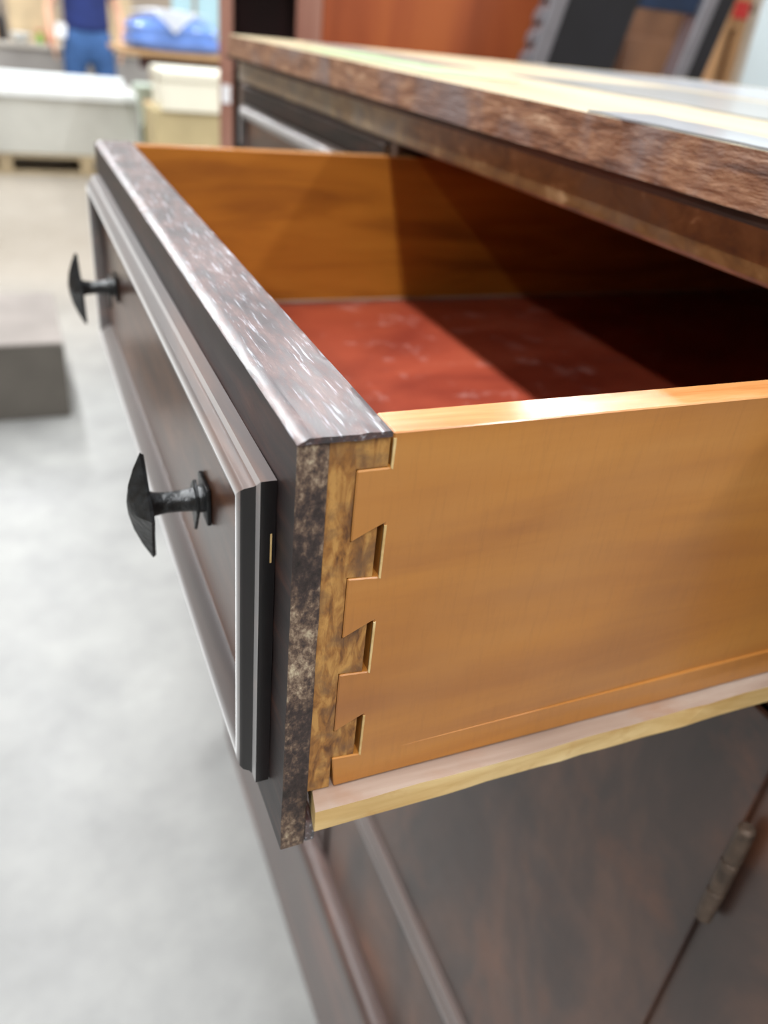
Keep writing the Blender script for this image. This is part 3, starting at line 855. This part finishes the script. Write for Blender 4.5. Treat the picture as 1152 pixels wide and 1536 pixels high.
# ------------------------------------------------------------------ the person behind the tub
def skin(name, verts, edges, radii, root, mat, parent=None, sub=2):
    me = bpy.data.meshes.new(name)
    me.from_pydata([tuple(v) for v in verts], edges, [])
    o = bpy.data.objects.new(name, me)
    COL.objects.link(o)
    m1 = o.modifiers.new('skin', 'SKIN')
    m1.use_smooth_shade = True
    sv = me.skin_vertices[0].data if me.skin_vertices else None
    if sv is None:
        bpy.context.view_layer.objects.active = o
        bpy.ops.mesh.customdata_skin_add()
        sv = me.skin_vertices[0].data
    for i, r in enumerate(radii):
        sv[i].radius = r if isinstance(r, tuple) else (r, r)
        sv[i].use_root = (i == root)
    m2 = o.modifiers.new('sub', 'SUBSURF')
    m2.levels = m2.render_levels = sub
    me.materials.append(M[mat])
    if parent is not None:
        o.parent = parent
    return o
class Sk:
    def __init__(self):
        self.v, self.e, self.r = [], [], []
    def add(self, co, r, to=None):
        self.v.append(co)
        self.r.append(r)
        if to is not None:
            self.e.append((to, len(self.v) - 1))
        return len(self.v) - 1
    def chain(self, start, pts):
        k = start
        for co, r in pts:
            k = self.add(co, r, k)
        return k
PX, PY = 0.70, 8.36
s = Sk()
pel = s.add((0, 0, 0.96), (0.15, 0.10))
ch = s.chain(pel, [((0, 0, 1.10), (0.14, 0.095)), ((0, 0, 1.28), (0.15, 0.10)), ((0, 0.01, 1.42), (0.13, 0.08))])
nk = s.chain(ch, [((0, 0.01, 1.50), 0.055), ((0, 0, 1.56), 0.055), ((0, -0.01, 1.64), (0.072, 0.088)), ((0, -0.005, 1.72), (0.068, 0.085)), ((0, 0, 1.755), (0.04, 0.05))])
for sd in (-1, 1):
    s.chain(pel, [((sd * 0.10, 0, 0.90), 0.09), ((sd * 0.125, 0, 0.70), 0.078), ((sd * 0.135, 0.0, 0.50), 0.056), ((sd * 0.145, 0.02, 0.30), 0.052), ((sd * 0.15, 0.03, 0.09), 0.036), ((sd * 0.155, -0.06, 0.04), 0.036), ((sd * 0.16, -0.13, 0.03), 0.028)])
    sh_ = s.chain(ch, [((sd * 0.17, 0.01, 1.41), 0.06)])
    out = 0.30 if sd < 0 else 0.27
    wr = s.chain(sh_, [((sd * 0.225, 0.02, 1.25), 0.048), ((sd * out, 0.02, 1.12), 0.042), ((sd * (out + 0.01), -0.05, 0.98), 0.034), ((sd * (out + 0.005), -0.08, 0.91), 0.026)])
    pm = s.chain(wr, [((sd * out, -0.095, 0.865), (0.020, 0.034)), ((sd * (out - 0.005), -0.105, 0.825), (0.017, 0.036))])
    for k, (dy, ln) in enumerate(((-0.028, 0.062), (-0.010, 0.072), (0.009, 0.068), (0.027, 0.052))):
        s.chain(pm, [((sd * (out - 0.008), -0.108 + dy, 0.802), 0.0095), ((sd * (out - 0.014), -0.110 + dy, 0.802 - ln * 0.5), 0.009), ((sd * (out - 0.026), -0.110 + dy, 0.802 - ln), 0.0075)])
    s.chain(wr, [((sd * (out - 0.012), -0.130, 0.868), 0.011), ((sd * (out - 0.02), -0.150, 0.835), 0.010), ((sd * (out - 0.025), -0.155, 0.808), 0.008)])
person = skin('person', s.v, s.e, s.r, pel, 'skin')
person.location = (PX, PY, 0)
tag(person, 'person in a navy shirt and blue jeans standing behind the white bathtub', 'person')
s = Sk()
a = s.add((0, 0, 0.94), (0.205, 0.150))
b = s.chain(a, [((0, 0, 1.00), (0.205, 0.150)), ((0, 0, 1.10), (0.200, 0.145)), ((0, 0, 1.28), (0.205, 0.145)), ((0, 0.01, 1.42), (0.17, 0.11)), ((0, 0.01, 1.475), (0.075, 0.075))])
for sd in (-1, 1):
    s.chain(b - 1, [((sd * 0.175, 0.01, 1.41), 0.078), ((sd * 0.222, 0.02, 1.27), 0.068), ((sd * 0.235, 0.02, 1.22), 0.066)])
skin('shirt', s.v, s.e, s.r, 0, 'navy_cotton', person)
s = Sk()
a = s.add((0, 0, 1.08), (0.185, 0.130))
a = s.add((0, 0, 0.90), (0.200, 0.145), a)
for sd in (-1, 1):
    s.chain(a, [((sd * 0.110, 0, 0.78), (0.118, 0.125)), ((sd * 0.130, 0, 0.66), 0.108), ((sd * 0.138, 0.0, 0.50), 0.080), ((sd * 0.148, 0.02, 0.30), 0.076), ((sd * 0.152, 0.03, 0.10), 0.070)])
skin('jeans', s.v, s.e, s.r, 0, 'denim', person)
for sd in (-1, 1):
    s = Sk()
    a = s.add((sd * 0.152, 0.045, 0.05), (0.044, 0.044))
    s.chain(a, [((sd * 0.157, -0.05, 0.047), (0.048, 0.042)), ((sd * 0.162, -0.15, 0.042), (0.042, 0.036))])
    skin('shoe', s.v, s.e, s.r, 0, 'shoe', person)
s = Sk()
a = s.add((0, 0.035, 1.60), (0.072, 0.06))
s.chain(a, [((0, 0.03, 1.68), (0.082, 0.082)), ((0, 0.015, 1.745), (0.070, 0.085)), ((0, 0.01, 1.772), (0.03, 0.04))])
skin('hair', s.v, s.e, s.r, 0, 'hair', person)
obj('nose', lathe([(0.002, -0.118), (0.010, -0.112), (0.014, -0.095), (0.012, -0.085)], 'y', 10, (0, 0.0, 1.635)), 'skin', person, 0.9)
for sd in (-1, 1):
    obj('eye', lathe([(0.002, -0.092), (0.009, -0.088), (0.012, -0.080), (0.010, -0.07)], 'y', 12, (sd * 0.030, 0.0, 1.665)), 'paper', person, 0.9)
    obj('ear', lathe([(0.004, -0.008), (0.022, -0.006), (0.026, 0.002), (0.012, 0.008)], 'x', 12, (sd * 0.074, 0.0, 1.645)), 'skin', person, 0.9)
obj('mouth', box(-0.024, 0.024, -0.096, -0.085, 1.590, 1.600, 0.003), 'red_plastic', person)
note = tag(obj('paper_note', box(-0.045, 0.045, -0.0015, 0.0015, -0.055, 0.055, 0.0005), 'paper'), 'white paper held at the hip of the person', 'paper')
note.location = (0.475, 8.24, 0.955)
note.rotation_euler = (0.1, 0.12, 0.2)
